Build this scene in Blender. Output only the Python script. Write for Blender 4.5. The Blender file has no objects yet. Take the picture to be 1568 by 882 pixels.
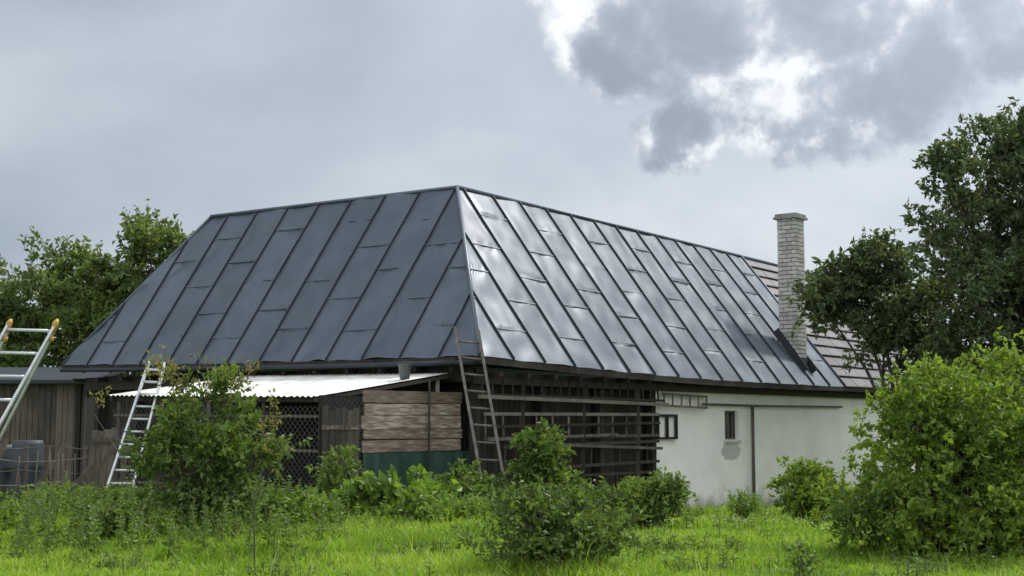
import bpy, math, random
import numpy as np
from mathutils import Vector, noise
random.seed(7)
rng = np.random.default_rng(7)
scene = bpy.context.scene
COL = scene.collection

# ------------------------------------------------------------------ materials
def nodes_of(m):
    m.use_nodes = True
    nt = m.node_tree
    nt.nodes.clear()
    return nt, nt.nodes, nt.links

def ramp(N, stops):
    r = N.new('ShaderNodeValToRGB')
    e = r.color_ramp.elements
    while len(e) > 1:
        e.remove(e[-1])
    e[0].position = stops[0][0]
    e[0].color = tuple(stops[0][1]) + (1,)
    for p, c in stops[1:]:
        x = e.new(p)
        x.color = tuple(c) + (1,)
    return r

def surf(name, c1, c2, scale=3.0, rough=0.8, metal=0.0, bump=0.2, bscale=20, stretch=(1, 1, 1), island=0.0, spec=0.5, c3=None, bdist=0.02, rvar=0.0, stain=None):
    m = bpy.data.materials.new(name)
    nt, N, L = nodes_of(m)
    out = N.new('ShaderNodeOutputMaterial')
    b = N.new('ShaderNodeBsdfPrincipled')
    tc = N.new('ShaderNodeTexCoord')
    mp = N.new('ShaderNodeMapping')
    mp.inputs['Scale'].default_value = stretch
    L.new(tc.outputs['Object'], mp.inputs[0])
    n = N.new('ShaderNodeTexNoise')
    n.inputs['Scale'].default_value = scale
    n.inputs['Detail'].default_value = 6
    n.inputs['Roughness'].default_value = 0.65
    L.new(mp.outputs[0], n.inputs['Vector'])
    fac = n.outputs['Fac']
    if island > 0:
        g = N.new('ShaderNodeNewGeometry')
        ma = N.new('ShaderNodeMath'); ma.operation = 'MULTIPLY_ADD'
        ma.inputs[1].default_value = island
        ma.inputs[2].default_value = -island / 2
        L.new(g.outputs['Random Per Island'], ma.inputs[0])
        ad = N.new('ShaderNodeMath'); ad.operation = 'ADD'
        L.new(fac, ad.inputs[0]); L.new(ma.outputs[0], ad.inputs[1])
        fac = ad.outputs[0]
    st = [(0.3, c1), (0.7, c2)]
    if c3: st = [(0.3, c1), (0.55, c2), (0.72, c3)]
    r = ramp(N, st)
    L.new(fac, r.inputs[0])
    colo = r.outputs[0]
    if stain:
        sp = N.new('ShaderNodeSeparateXYZ'); L.new(tc.outputs['Object'], sp.inputs[0])
        ns = N.new('ShaderNodeTexNoise'); ns.inputs['Scale'].default_value = 2.5; ns.inputs['Detail'].default_value = 6
        L.new(tc.outputs['Object'], ns.inputs['Vector'])
        m1 = N.new('ShaderNodeMath'); m1.operation = 'MULTIPLY_ADD'; m1.inputs[1].default_value = -1.4
        L.new(ns.outputs['Fac'], m1.inputs[0]); L.new(sp.outputs['Z'], m1.inputs[2])
        mr = N.new('ShaderNodeMapRange'); mr.inputs[1].default_value = stain[0]; mr.inputs[2].default_value = stain[1]
        mr.inputs[3].default_value = 1; mr.inputs[4].default_value = 0
        L.new(m1.outputs[0], mr.inputs[0])
        mx = N.new('ShaderNodeMix'); mx.data_type = 'RGBA'
        L.new(mr.outputs[0], mx.inputs[0]); L.new(colo, mx.inputs[6]); mx.inputs[7].default_value = tuple(stain[2])+(1,)
        colo = mx.outputs[2]
    L.new(colo, b.inputs['Base Color'])
    b.inputs['Roughness'].default_value = rough
    if rvar > 0:
        nr_ = N.new('ShaderNodeTexNoise'); nr_.inputs['Scale'].default_value = .8; nr_.inputs['Detail'].default_value = 4
        L.new(mp.outputs[0], nr_.inputs['Vector'])
        ma = N.new('ShaderNodeMath'); ma.operation = 'MULTIPLY_ADD'; ma.inputs[1].default_value = rvar*2; ma.inputs[2].default_value = rough-rvar
        L.new(nr_.outputs['Fac'], ma.inputs[0]); L.new(ma.outputs[0], b.inputs['Roughness'])
    b.inputs['Metallic'].default_value = metal
    b.inputs['Specular IOR Level'].default_value = spec
    if bump > 0:
        n2 = N.new('ShaderNodeTexNoise')
        n2.inputs['Scale'].default_value = bscale
        n2.inputs['Detail'].default_value = 4
        L.new(mp.outputs[0], n2.inputs['Vector'])
        bp = N.new('ShaderNodeBump')
        bp.inputs['Strength'].default_value = bump
        bp.inputs['Distance'].default_value = bdist
        L.new(n2.outputs['Fac'], bp.inputs['Height'])
        L.new(bp.outputs[0], b.inputs['Normal'])
    L.new(b.outputs[0], out.inputs[0])
    return m

def leafmat(name, ca, cb, cc, trans=0.35, clump=0.9, rough=0.5, tmul=(1.5, 1.5, 0.6)):
    m = bpy.data.materials.new(name)
    nt, N, L = nodes_of(m)
    out = N.new('ShaderNodeOutputMaterial')
    tc = N.new('ShaderNodeTexCoord')
    n = N.new('ShaderNodeTexNoise')
    n.inputs['Scale'].default_value = clump
    n.inputs['Detail'].default_value = 1
    L.new(tc.outputs['Object'], n.inputs['Vector'])
    g = N.new('ShaderNodeNewGeometry')
    ma = N.new('ShaderNodeMath'); ma.operation = 'MULTIPLY_ADD'
    ma.inputs[1].default_value = 0.5
    L.new(g.outputs['Random Per Island'], ma.inputs[0])
    ad = N.new('ShaderNodeMath'); ad.operation = 'SUBTRACT'
    ad.inputs[1].default_value = 0.25
    L.new(n.outputs['Fac'], ma.inputs[2])
    L.new(ma.outputs[0], ad.inputs[0])
    r = ramp(N, [(0.22, ca), (0.5, cb), (0.8, cc)])
    L.new(ad.outputs[0], r.inputs[0])
    b = N.new('ShaderNodeBsdfPrincipled')
    b.inputs['Roughness'].default_value = rough
    b.inputs['Specular IOR Level'].default_value = 0.3
    L.new(r.outputs[0], b.inputs['Base Color'])
    t = N.new('ShaderNodeBsdfTranslucent')
    mu = N.new('ShaderNodeVectorMath'); mu.operation = 'MULTIPLY'
    mu.inputs[1].default_value = tmul
    L.new(r.outputs[0], mu.inputs[0])
    L.new(mu.outputs[0], t.inputs['Color'])
    mx = N.new('ShaderNodeMixShader')
    mx.inputs[0].default_value = trans
    L.new(b.outputs[0], mx.inputs[1]); L.new(t.outputs[0], mx.inputs[2])
    L.new(mx.outputs[0], out.inputs[0])
    return m

M_roof = surf('roof_metal', (0.070, 0.088, 0.114), (0.102, 0.124, 0.156), 0.9, 0.44, 0.30, 0.03, 1.3, island=0.3, bdist=0.2, rvar=.05)
M_seam = surf('roof_seam', (0.020, 0.026, 0.034), (0.032, 0.040, 0.050), 3, 0.65, 0.0, 0, spec=.3)  # darker than the roof metal: shadow side of the seams put into the colour
M_darkwood = surf('dark_timber', (0.014, 0.011, 0.009), (0.045, 0.036, 0.028), 3, 0.9, 0, 0.4, 12, (3, 3, 0.5), island=0.3)
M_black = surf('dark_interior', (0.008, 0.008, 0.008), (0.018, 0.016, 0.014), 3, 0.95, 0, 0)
M_greywood = surf('weathered_wood', (0.085, 0.060, 0.045), (0.21, 0.155, 0.12), 2.6, 0.85, 0, 0.6, 14, (1, 1, 8), island=0.2, c3=(0.46, 0.39, 0.33))
M_vwood = surf('vertical_board_wood', (0.045, 0.038, 0.030), (0.13, 0.11, 0.085), 3, 0.9, 0, 0.4, 14, (5, 5, 0.6), island=0.4)
M_lath = surf('lath_wood', (0.05, 0.042, 0.034), (0.17, 0.15, 0.125), 3, 0.85, 0, 0.2, 14, (1, 1, 1), island=0.4)
M_plaster = surf('white_plaster', (0.72, 0.69, 0.67), (0.81, 0.785, 0.76), 0.9, 0.9, 0, 0.35, 9, c3=(0.85, 0.83, 0.80), stain=(-1.5, -.9, (.34, .33, .28)))
M_patch = surf('cement_patch', (0.40, 0.395, 0.38), (0.52, 0.51, 0.49), 3, 0.95, 0, 0.5, 20)
M_concrete = surf('concrete', (0.16, 0.15, 0.14), (0.30, 0.29, 0.27), 4, 0.9, 0, 0.4, 20)
M_tedge = surf('tile_edge', (0.10, 0.085, 0.085), (0.19, 0.17, 0.17), 4, 0.8, 0, 0)
M_brick = surf('pale_brick', (0.34, 0.325, 0.30), (0.52, 0.50, 0.46), 5, 0.8, 0, 0.4, 30, island=0.5)
M_mortar = surf('mortar', (0.07, 0.066, 0.06), (0.13, 0.12, 0.11), 8, 0.95, 0, 0.3, 30)
M_tile = surf('brown_tile', (0.044, 0.040, 0.045), (0.095, 0.085, 0.093), 2, 0.5, 0.0, 0.3, 12, island=0.6)
M_shedroof = surf('galvanised_sheet', (0.40, 0.40, 0.37), (0.64, 0.64, 0.60), 2.2, 0.6, 0.0, 0.2, 8, c3=(0.78, 0.78, 0.76))
M_alu = surf('aluminium', (0.45, 0.47, 0.48), (0.62, 0.64, 0.65), 6, 0.45, 0.3, 0)
M_steel = surf('steel_ladder_paint', (0.07, 0.066, 0.062), (0.17, 0.155, 0.14), 8, 0.7, 0.1, 0)
M_yellow = surf('yellow_plastic', (0.34, 0.20, 0.03), (0.44, 0.28, 0.05), 8, 0.5, 0, 0)
M_green = surf('green_sheet', (0.008, 0.036, 0.026), (0.018, 0.062, 0.043), 2, 0.7, 0, 0.2, 6)
M_wire = surf('wire', (0.05, 0.05, 0.045), (0.10, 0.10, 0.09), 8, 0.6, 0.4, 0)
M_pipe = surf('pipe_paint', (0.05, 0.045, 0.04), (0.10, 0.08, 0.07), 5, 0.6, 0, 0)
M_barrel = surf('barrel_plastic', (0.022, 0.028, 0.034), (0.048, 0.06, 0.07), 2, 0.65, 0, 0)
M_bucket = surf('bucket_metal', (0.07, 0.075, 0.08), (0.12, 0.125, 0.13), 3, 0.45, 0.3, 0)
M_glass = surf('window_glass', (0.03, 0.035, 0.04), (0.06, 0.065, 0.07), 3, 0.1, 0, 0)
M_bark = surf('bark', (0.04, 0.034, 0.028), (0.11, 0.092, 0.075), 6, 0.9, 0, 0, 20, (1, 1, 0.3))
M_stem = surf('green_stem', (0.05, 0.08, 0.02), (0.10, 0.12, 0.04), 6, 0.8, 0, 0)
M_ground = surf('meadow_ground', (0.045, 0.075, 0.014), (0.09, 0.15, 0.026), 1.2, 0.95, 0, 0.6, 14, c3=(0.13, 0.20, 0.04), bdist=0.08)

L_grass = leafmat('grass_blades', (0.115, 0.205, 0.018), (0.215, 0.345, 0.034), (0.36, 0.46, 0.09), 0.42, 0.45, tmul=(1.42, 1.5, .6))
L_dark = leafmat('leaf_dark_tree', (0.052, 0.080, 0.038), (0.088, 0.124, 0.055), (0.145, 0.185, 0.085), 0.36, 0.6)
L_mid = leafmat('leaf_mid', (0.055, 0.10, 0.022), (0.105, 0.172, 0.036), (0.175, 0.25, 0.058), 0.38)
L_bright = leafmat('leaf_bright', (0.082, 0.15, 0.02), (0.155, 0.24, 0.032), (0.25, 0.34, 0.05), 0.40)
L_left = leafmat('leaf_left_tree', (0.07, 0.105, 0.034), (0.115, 0.165, 0.05), (0.17, 0.23, 0.07), 0.42, 0.5)
L_broad = leafmat('leaf_broad', (0.078, 0.145, 0.022), (0.135, 0.23, 0.036), (0.21, 0.32, 0.06), 0.38, 1.5)
L_red = leafmat('leaf_young_red', (0.12, 0.11, 0.035), (0.20, 0.19, 0.06), (0.28, 0.27, 0.09), 0.4, 2.0)
L_white = leafmat('petal_white', (0.6, 0.6, 0.55), (0.7, 0.7, 0.65), (0.8, 0.8, 0.75), 0.3, 2.0, tmul=(1, 1, 1))
L_dry = leafmat('dry_stalks', (0.16, 0.15, 0.06), (0.26, 0.24, 0.11), (0.36, 0.32, 0.16), 0.3, 1.0)

# ------------------------------------------------------------------ mesh helpers
class MB:
    def __init__(s):
        s.v = []; s.f = []; s.m = []; s.s = []
    def face(s, pts, mat=0, smooth=False):
        i = len(s.v)
        s.v += [tuple(p) for p in pts]
        s.f.append(tuple(range(i, i + len(pts)))); s.m.append(mat); s.s.append(smooth)
    def box(s, o, a, b, c, mat=0):
        o, a, b, c = map(Vector, (o, a, b, c))
        if a.cross(b).dot(c) < 0: a, b = b, a
        i = len(s.v)
        for p in (o, o+a, o+a+b, o+b, o+c, o+a+c, o+a+b+c, o+b+c): s.v.append(tuple(p))
        for q in ((0,3,2,1),(4,5,6,7),(0,1,5,4),(1,2,6,5),(2,3,7,6),(3,0,4,7)):
            s.f.append(tuple(i+k for k in q)); s.m.append(mat); s.s.append(False)
    def beam(s, p, q, w, h, mat=0, up=(0, 0, 1)):
        p, q = Vector(p), Vector(q)
        d = (q-p).normalized(); up = Vector(up)
        if abs(d.dot(up)) > 0.97: up = Vector((1, 0, 0))
        sd = d.cross(up).normalized(); u = sd.cross(d).normalized()
        s.box(p - sd*w/2 - u*h/2, q-p, sd*w, u*h, mat)
    def tube(s, pts, rad, n=6, mat=0, cap=True):
        pts = [Vector(p) for p in pts]; base = len(s.v); ref = Vector((0.3, 0.2, 1)).normalized()
        for k, p in enumerate(pts):
            d = (pts[min(k+1, len(pts)-1)] - pts[max(k-1, 0)]).normalized()
            r0 = ref if abs(d.dot(ref)) < 0.95 else Vector((1, 0, 0))
            a = d.cross(r0).normalized(); b = d.cross(a)
            for j in range(n):
                t = 2*math.pi*j/n
                s.v.append(tuple(p + (a*math.cos(t) + b*math.sin(t))*rad[k]))
        for k in range(len(pts)-1):
            for j in range(n):
                s.f.append((base+k*n+j, base+k*n+(j+1) % n, base+(k+1)*n+(j+1) % n, base+(k+1)*n+j)); s.m.append(mat); s.s.append(True)
        if cap:
            s.f.append(tuple(base+j for j in range(n))[::-1]); s.m.append(mat); s.s.append(False)
            s.f.append(tuple(base+(len(pts)-1)*n+j for j in range(n))); s.m.append(mat); s.s.append(False)
    def grid(s, P, mat=0, smooth=True):
        i = len(s.v); R = len(P); C = len(P[0])
        for row in P:
            for p in row: s.v.append(tuple(p))
        for r in range(R-1):
            for c in range(C-1):
                s.f.append((i+r*C+c, i+r*C+c+1, i+(r+1)*C+c+1, i+(r+1)*C+c)); s.m.append(mat); s.s.append(smooth)
    def build(s, name, mats, parent=None):
        me = bpy.data.meshes.new(name)
        me.from_pydata(s.v, [], s.f)
        for m in mats: me.materials.append(m)
        me.polygons.foreach_set('material_index', s.m)
        me.polygons.foreach_set('use_smooth', s.s)
        me.update()
        o = bpy.data.objects.new(name, me); COL.objects.link(o)
        if parent: o.parent = parent
        return o

def empty(name):
    o = bpy.data.objects.new(name, None); COL.objects.link(o); o.empty_display_size = 0.3
    return o

def np_mesh(name, V, quads, mats, parent=None, smooth=False, midx=None):
    me = bpy.data.meshes.new(name)
    V = np.asarray(V, dtype=np.float32); Q = np.asarray(quads, dtype=np.int32)
    me.vertices.add(len(V)); me.vertices.foreach_set('co', V.ravel())
    me.loops.add(Q.size); me.loops.foreach_set('vertex_index', Q.ravel())
    me.polygons.add(len(Q))
    me.polygons.foreach_set('loop_start', np.arange(0, Q.size, Q.shape[1], dtype=np.int32))
    for m in mats: me.materials.append(m)
    if midx is not None: me.polygons.foreach_set('material_index', midx)
    me.polygons.foreach_set('use_smooth', np.full(len(Q), smooth, dtype=bool))
    me.update(calc_edges=True); me.validate()
    o = bpy.data.objects.new(name, me); COL.objects.link(o)
    if parent: o.parent = parent
    return o

def unit(a): return a/np.maximum(np.linalg.norm(a, axis=-1, keepdims=True), 1e-6)

# ------------------------------------------------------------------ terrain
def g(x, y):
    x = np.asarray(x, dtype=float); y = np.asarray(y, dtype=float)
    z = -0.03*np.clip(y-20, 0, 30)
    z = z - 0.03*np.clip(x, 0, 12)*np.clip((y-16)/12, 0, 1)
    z = z + 0.035*np.sin(x*0.9+1.3)*np.cos(y*0.7) + 0.02*np.sin(x*2.3+y*1.7)
    return z
def gz(x, y): return float(g(x, y))

xs = np.concatenate([[-900, -400, -200, -100, -60, -40], np.linspace(-30, 30, 121), [40, 60, 100, 200, 400, 900]])
ys = np.concatenate([[-900, -300, -100, -30, -10], np.linspace(0, 60, 121), [70, 90, 130, 200, 400, 1200]])
X, Y = np.meshgrid(xs, ys)
V = np.stack([X, Y, g(X, Y)], -1).reshape(-1, 3)
nx = len(xs); ii = np.arange((len(ys)-1)*(nx-1)); r_ = ii//(nx-1); c_ = ii % (nx-1)
Q = np.stack([r_*nx+c_, r_*nx+c_+1, (r_+1)*nx+c_+1, (r_+1)*nx+c_], -1)
np_mesh('ground', V, Q, [M_ground], smooth=True)

# ------------------------------------------------------------------ farmhouse
d1 = Vector((-0.801, 0.599, 0)); d2 = Vector((0.599, 0.801, 0))
C0 = Vector((-0.66, 27.7, 0))
def F(a, b, z=0.0):
    return C0 + d1*a + d2*b + Vector((0, 0, z))
UPZ = Vector((0, 0, 1))
C = F(0, 0, 3.0); Lp = F(14.25, 0, 3.17)
A = Vector((-1.33, 32.26, 7.29)); B = Vector((-8.31, 36.9, 7.29))
R = Vector((7.81, 45.7, 7.29)); E = F(0, 18.6, 2.79)
house = empty('farmhouse')

def left_eave(t): return C.lerp(Lp, t/14.25) - UPZ*0.03*math.sin(math.pi*t/14.25)
def left_top(t):
    if t < 3.27: return C.lerp(A, t/3.27)
    if t > 11.65: return B.lerp(Lp, (t-11.65)/2.6)
    return A.lerp(B, (t-3.27)/8.38)
def left_h(t): return min(1, t/3.27, (14.25-t)/2.6)
def right_eave(t): return C.lerp(E, t/18.6) - UPZ*0.11*math.sin(math.pi*t/18.6)
def right_top(t):
    if t < 3.27: return C.lerp(A, t/3.27)
    return A.lerp(R, (t-3.27)/15.33)
def right_h(t): return min(1, t/3.27)

def metal_face(name, eave, top, hf, T, n, nrm, kinks, seed, amp=1.0, sw=.028):
    pan = MB(); sm = MB()
    step = T/n
    for i in range(n):
        t0, t1 = i*step, (i+1)*step
        ts = sorted(set([t0 + (t1-t0)*k/12 for k in range(13)] + [k for k in kinks if t0 < k < t1]))
        off = (0.5 if i % 2 else 0.0)
        js = [x for x in [(k+off+random.uniform(-0.08, 0.08))/3.0 for k in range(0, 4)] if 0.05 < x < 0.97]
        P = []
        for t in ts:
            e, tp = eave(t), top(t); hm = hf(t)
            row = []
            m = 64
            for k in range(m+1):
                v = k/m; p = e.lerp(tp, v); h = v*hm
                ph = random.Random(i*7+sum(1 for j in js if h < j)).uniform(0, 30)
                q = (t-t0)*1.0; s_ = h*5.4
                w = noise.noise(Vector((q*1.0+ph+s_*.55, s_*0.75, 3.1*i)))*0.050
                w += noise.noise(Vector((q*2.4+ph-s_*1.0, s_*1.6, 7+i)))*0.014
                w += noise.noise(Vector((q*.9+s_*1.8+ph, s_*.5-q*1.5, 17+i)))*0.018
                jd = min([abs(h-j)*5.4 for j in js]+[9])
                w += 0.014*math.exp(-(jd/.12)**2)*noise.noise(Vector((t*5+ph, h*9, 2)))*2
                edge = max(0, min(1, (t-t0)/0.22, (t1-t)/0.22)); edge = edge*edge*(3-2*edge)
                row.append(p + nrm*(w*amp*edge))
            P.append(row)
        pan.grid(P, 0, True)
        for j in js:
            a0, a1 = t0+0.02, t1-0.02
            if hf(a0) < j and hf(a1) < j: continue
            while hf(a0) < j: a0 += 0.02
            while hf(a1) < j: a1 -= 0.02
            if a1-a0 < 0.1: continue
            pa = eave(a0).lerp(top(a0), j/hf(a0)); pb = eave(a1).lerp(top(a1), j/hf(a1))
            sm.beam(pa+nrm*0.012, pb+nrm*0.012, 0.03, 0.016, 1, nrm)
    for i in range(0, n+1):
        t = i*step
        if hf(t) < 0.03: continue
        e, tp = eave(t), top(t); sdv = (e-tp).cross(nrm).normalized()
        pts = [e.lerp(tp, k/6)+nrm*0.022 + sdv*random.uniform(-.010, .010) for k in range(7)]
        for a, b in zip(pts[:-1], pts[1:]):
            sm.beam(a, b, sw, 0.048, 0, nrm)
        for a, b in zip(pts[:-1], pts[1:]):
            sm.beam(a+nrm*.027, b+nrm*.027, 0.012, 0.006, 1, nrm)
    pan.build(name+'_panels', [M_roof], house)
    sm.build(name+'_seams', [M_seam, M_roof], house)

nl = (A-C).cross(Lp-C).normalized()
if nl.z < 0: nl = -nl
nr = (E-C).cross(A-C).normalized()
if nr.z < 0: nr = -nr
metal_face('roof_left_face', left_eave, left_top, left_h, 14.25, 13, nl, [3.27, 11.65], 0, 1.9, .024)
metal_face('roof_right_face', right_eave, right_top, right_h, 18.6, 16, nr, [3.27], 50, .85, .028)

rb = MB()
L2 = F(14.25, 6.5, 3.0); K = F(6.5, 6.5, 3.0)
EXT = 15.0
R2 = R + (R-A).normalized()*EXT; E2 = E + d2*EXT
K2 = F(7.2, 33.6, 2.8)
rb.face([B, A, K, L2]); rb.face([Lp, B, L2]); rb.face([A, R2, K2, K])
def capline(p, q, r=0.05):
    p, q = Vector(p), Vector(q)
    rb.tube([p, p.lerp(q, .5), q], [r, r, r], 8, 0)
capline(C+UPZ*.03, A+UPZ*.03, .045); capline(A+UPZ*.03, B+UPZ*.03, .045); capline(B+UPZ*.02, Lp+UPZ*.02, .04)
capline(A+UPZ*.03, R+UPZ*.03, .045); capline(R, R2, .06); capline(R+UPZ*.03, E+UPZ*.03, .04)
rb.build('roof_rear_and_caps', [M_roof], house)

ev = MB()
N_ = 24
for i in range(N_):
    a, b = left_eave(14.25*i/N_), left_eave(14.25*(i+1)/N_)
    ev.beam(a-UPZ*.07+d2*.03, b-UPZ*.07+d2*.03, .04, .12, 0)
    a, b = right_eave(18.6*i/N_), right_eave(18.6*(i+1)/N_)
    ev.beam(a-UPZ*.08+d1*.03, b-UPZ*.08+d1*.03, .04, .14, 0)
ev.beam(E-UPZ*.08+d1*.03, E2-UPZ*.08+d1*.03, .04, .14, 0)
ev.face([F(0.05, .05, 2.86), F(14.2, .05, 3.04), F(14.2, .9, 3.04), F(.9, .9, 2.86)], 0)
ev.face([F(.05, .05, 2.84), F(.9, .9, 2.84), F(.9, 18.6, 2.66), F(.05, 18.6, 2.66)], 0)
ev.face([F(.05, 18.6, 2.66), F(.9, 18.6, 2.66), F(.9, 33.5, 2.66), F(.05, 33.5, 2.66)], 0)
for i in range(32):
    b = 0.8 + i*1.0
    ev.box(F(.08, b, 2.60), d1*.6, d2*.09, UPZ*.10, 0)
for i in range(14):
    a = 0.8 + i*1.0
    ev.box(F(a, .08, 2.72), d1*.09, d2*.6, UPZ*.10, 0)
ev.box(F(.42, .5, 2.45), d1*.16, d2*32.8, UPZ*.2, 0)
ev.box(F(.6, .42, 2.5), d1*13.2, d2*.16, UPZ*.34, 0)
gp = [left_eave(t)-UPZ*.13-d2*.05 for t in (0.1, 4, 8, 12, 14.2)]
ev.tube(gp, [.055]*5, 8, 1)
for k in range(12):
    p = left_eave(0.6+k*1.15)
    ev.box(p-UPZ*.2-d2*.06, d1*.025, d2*.08, UPZ*.16, 0)
ev.build('eaves_and_gutter', [M_darkwood, M_seam], house)

wl = MB()
wl.box(F(.6, 8.0, -1.6), d1*.3, d2*3.7, UPZ*4.25, 1)
wl.box(F(.6, 12.5, -1.6), d1*.3, d2*20.8, UPZ*4.25, 1)
wl.box(F(.6, 11.7, -1.6), d1*.3, d2*.8, UPZ*2.78, 1)
wl.box(F(.6, 11.7, 1.98), d1*.3, d2*.8, UPZ*.67, 1)
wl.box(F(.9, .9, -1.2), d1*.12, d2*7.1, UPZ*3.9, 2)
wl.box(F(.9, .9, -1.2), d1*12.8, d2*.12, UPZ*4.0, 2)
wl.box(F(13.6, 1.02, -1.2), d1*.2, d2*4.9, UPZ*4.1, 0)
wl.box(F(5.9, 5.9, -1.2), d1*7.7, d2*.2, UPZ*4.0, 0)
wl.box(F(6.1, 6.1, -1.2), d1*.2, d2*27.2, UPZ*3.9, 1)
wl.box(F(.9, 33.3, -1.5), d1*5.2, d2*.25, UPZ*4.3, 1)
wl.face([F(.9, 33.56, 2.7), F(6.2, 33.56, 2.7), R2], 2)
b = 1.0
while b < 7.9:
    w = random.uniform(.16, .26)
    wl.box(F(.87, b, -1), d1*.025, d2*(w-.02), UPZ*3.6, 0); b += w
a = 1.1
while a < 13.4:
    w = random.uniform(.16, .26)
    wl.box(F(a, .87, -1), d1*(w-.02), d2*.025, UPZ*3.7, 0); a += w
for bb in (.6, 3.0, 5.4, 7.8):
    wl.box(F(.58, bb, -1), d1*.18, d2*.18, UPZ*3.6, 0)
for aa in (3.4, 6.2, 9.0, 11.8, 13.4):
    wl.box(F(aa, .58, -1), d1*.18, d2*.18, UPZ*3.7, 0)
wl.build('walls', [M_darkwood, M_plaster, M_black], house)

wn = MB()
wn.box(F(.80, 11.7, 1.18), d1*.02, d2*.8, UPZ*.8, 0)
for (b0, z0, bw, zh) in ((11.7, 1.18, .8, .05), (11.7, 1.93, .8, .05), (11.7, 1.23, .06, .70), (12.44, 1.23, .06, .70), (12.07, 1.23, .05, .70)):
    wn.box(F(.70, b0, z0), d1*.05, d2*bw, UPZ*zh, 1)
wn.box(F(.54, 11.62, 1.10), d1*.2, d2*.96, UPZ*.06, 2)
wn.build('window', [M_glass, M_lath, M_patch], house)
wf = MB()
b0, b1, z0, z1 = 7.95, 8.95, 1.22, 1.80
wf.box(F(.50, b0, z0), d1*.06, d2*(b1-b0), UPZ*.06, 0); wf.box(F(.50, b0, z1), d1*.06, d2*(b1-b0), UPZ*.06, 0)
for bb in (b0, (b0+b1)/2-.03, b1-.07):
    wf.box(F(.50, bb, z0+.06), d1*.06, d2*.07, UPZ*(z1-z0-.06), 0)
wf.build('window_casement', [M_black], house)
pt = MB()
cx, cz = 12.05, .86; ring = []
for k in range(40):
    t = 2*math.pi*k/40; rr = 1 + .35*noise.noise(Vector((math.cos(t)*2.2, math.sin(t)*2.2, 4)))
    ring.append(F(.592, cx + .55*rr*math.cos(t), cz + .24*rr*math.sin(t)))
pt.face(ring, 0)
pt.build('plaster_patch', [M_patch], house)
pp = MB()
pp.tube([F(.50, 13.2, 2.12), F(.50, 13.2, -1.2)], [.045]*2, 8, 0)
pp.tube([F(.50, 10.3, 2.14), F(.50, 14, 2.13), F(.50, 19.5, 2.16)], [.03]*3, 8, 0)
pp.build('downpipe', [M_pipe], house)

rk = MB()
def hung(b0, b1, z0, z1, r, sp, mat, tilt=0.0, w=.07):
    n = int((b1-b0)/sp)
    rk.beam(F(r, b0, z0), F(r, b1, z0+tilt), .05, w, mat); rk.beam(F(r, b0, z1), F(r, b1, z1+tilt), .05, w, mat)
    for k in range(n+1):
        bb = b0 + .06 + k*sp; tt = tilt*(bb-b0)/(b1-b0)
        rk.beam(F(r+.01, bb, z0+tt), F(r+.01, bb+random.uniform(-.04, .04), z1+tt), .035, .045, mat)
hung(.55, 8.1, 2.22, 2.66, .40, .36, 3, -.02, .06)
rk.beam(F(.34, .4, 2.18), F(.34, 8.2, 2.10), .05, .08, 1)
hung(.75, 7.9, 1.30, 1.82, .46, .62, 1, .03, .07)
rk.beam(F(.42, .8, 1.55), F(.42, 7.9, 1.64), .04, .06, 3)
rk.beam(F(.42, .8, 1.28), F(.42, 5.9, 1.36), .04, .06, 1)
hung(1.4, 7.9, .62, 1.12, .46, .42, 3, .06, .07)
rk.beam(F(.36, 2.8, 1.16), F(.36, 7.9, 1.0), .04, .07, 1)
hung(2.0, 7.6, .0, .42, .50, .5, 3, 0, .06)
hung(8.1, 10.4, 2.08, 2.38, .44, .45, 1, -.04, .05)
for bb in (2.0, 4.4, 6.8):
    rk.beam(F(.44, bb, -.6), F(.44, bb+.1, 2.5), .09, .09, 3)
rk.build('hay_racks', [M_black, M_lath, M_greywood, M_darkwood], house)

tl = MB()
rows = 13; cols = 15
for k in range(rows):
    h0, h1 = k/rows, (k+1)/rows
    for s in range(cols):
        u0, u1 = s/cols+.0008, (s+1)/cols-.0008
        off = nr*(-.04)
        dd = nr*random.uniform(.0, .012)
        p00 = E.lerp(E2, u0).lerp(R.lerp(R2, u0), h0)+off; p10 = E.lerp(E2, u1).lerp(R.lerp(R2, u1), h0)+off
        p11 = E.lerp(E2, u1).lerp(R.lerp(R2, u1), h1+.02)+off; p01 = E.lerp(E2, u0).lerp(R.lerp(R2, u0), h1+.02)+off
        lift = nr*.06
        i = len(tl.v)
        for p in (p00+dd, p10+dd, p11, p01, p00+lift+dd, p10+lift+dd, p11+nr*.01, p01+nr*.01): tl.v.append(tuple(p))
        for q in ((4, 5, 6, 7), (0, 1, 5, 4), (1, 2, 6, 5), (3, 0, 4, 7)):
            tl.f.append(tuple(i+x for x in q)); tl.m.append(0); tl.s.append(False)
        e0 = p00+lift*1.1+dd; e1 = p10+lift*1.1+dd
        tl.beam(e0, e1, .035, .02, 1, nr)
tl.build('tiled_roof', [M_tile, M_tedge], house)

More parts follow.
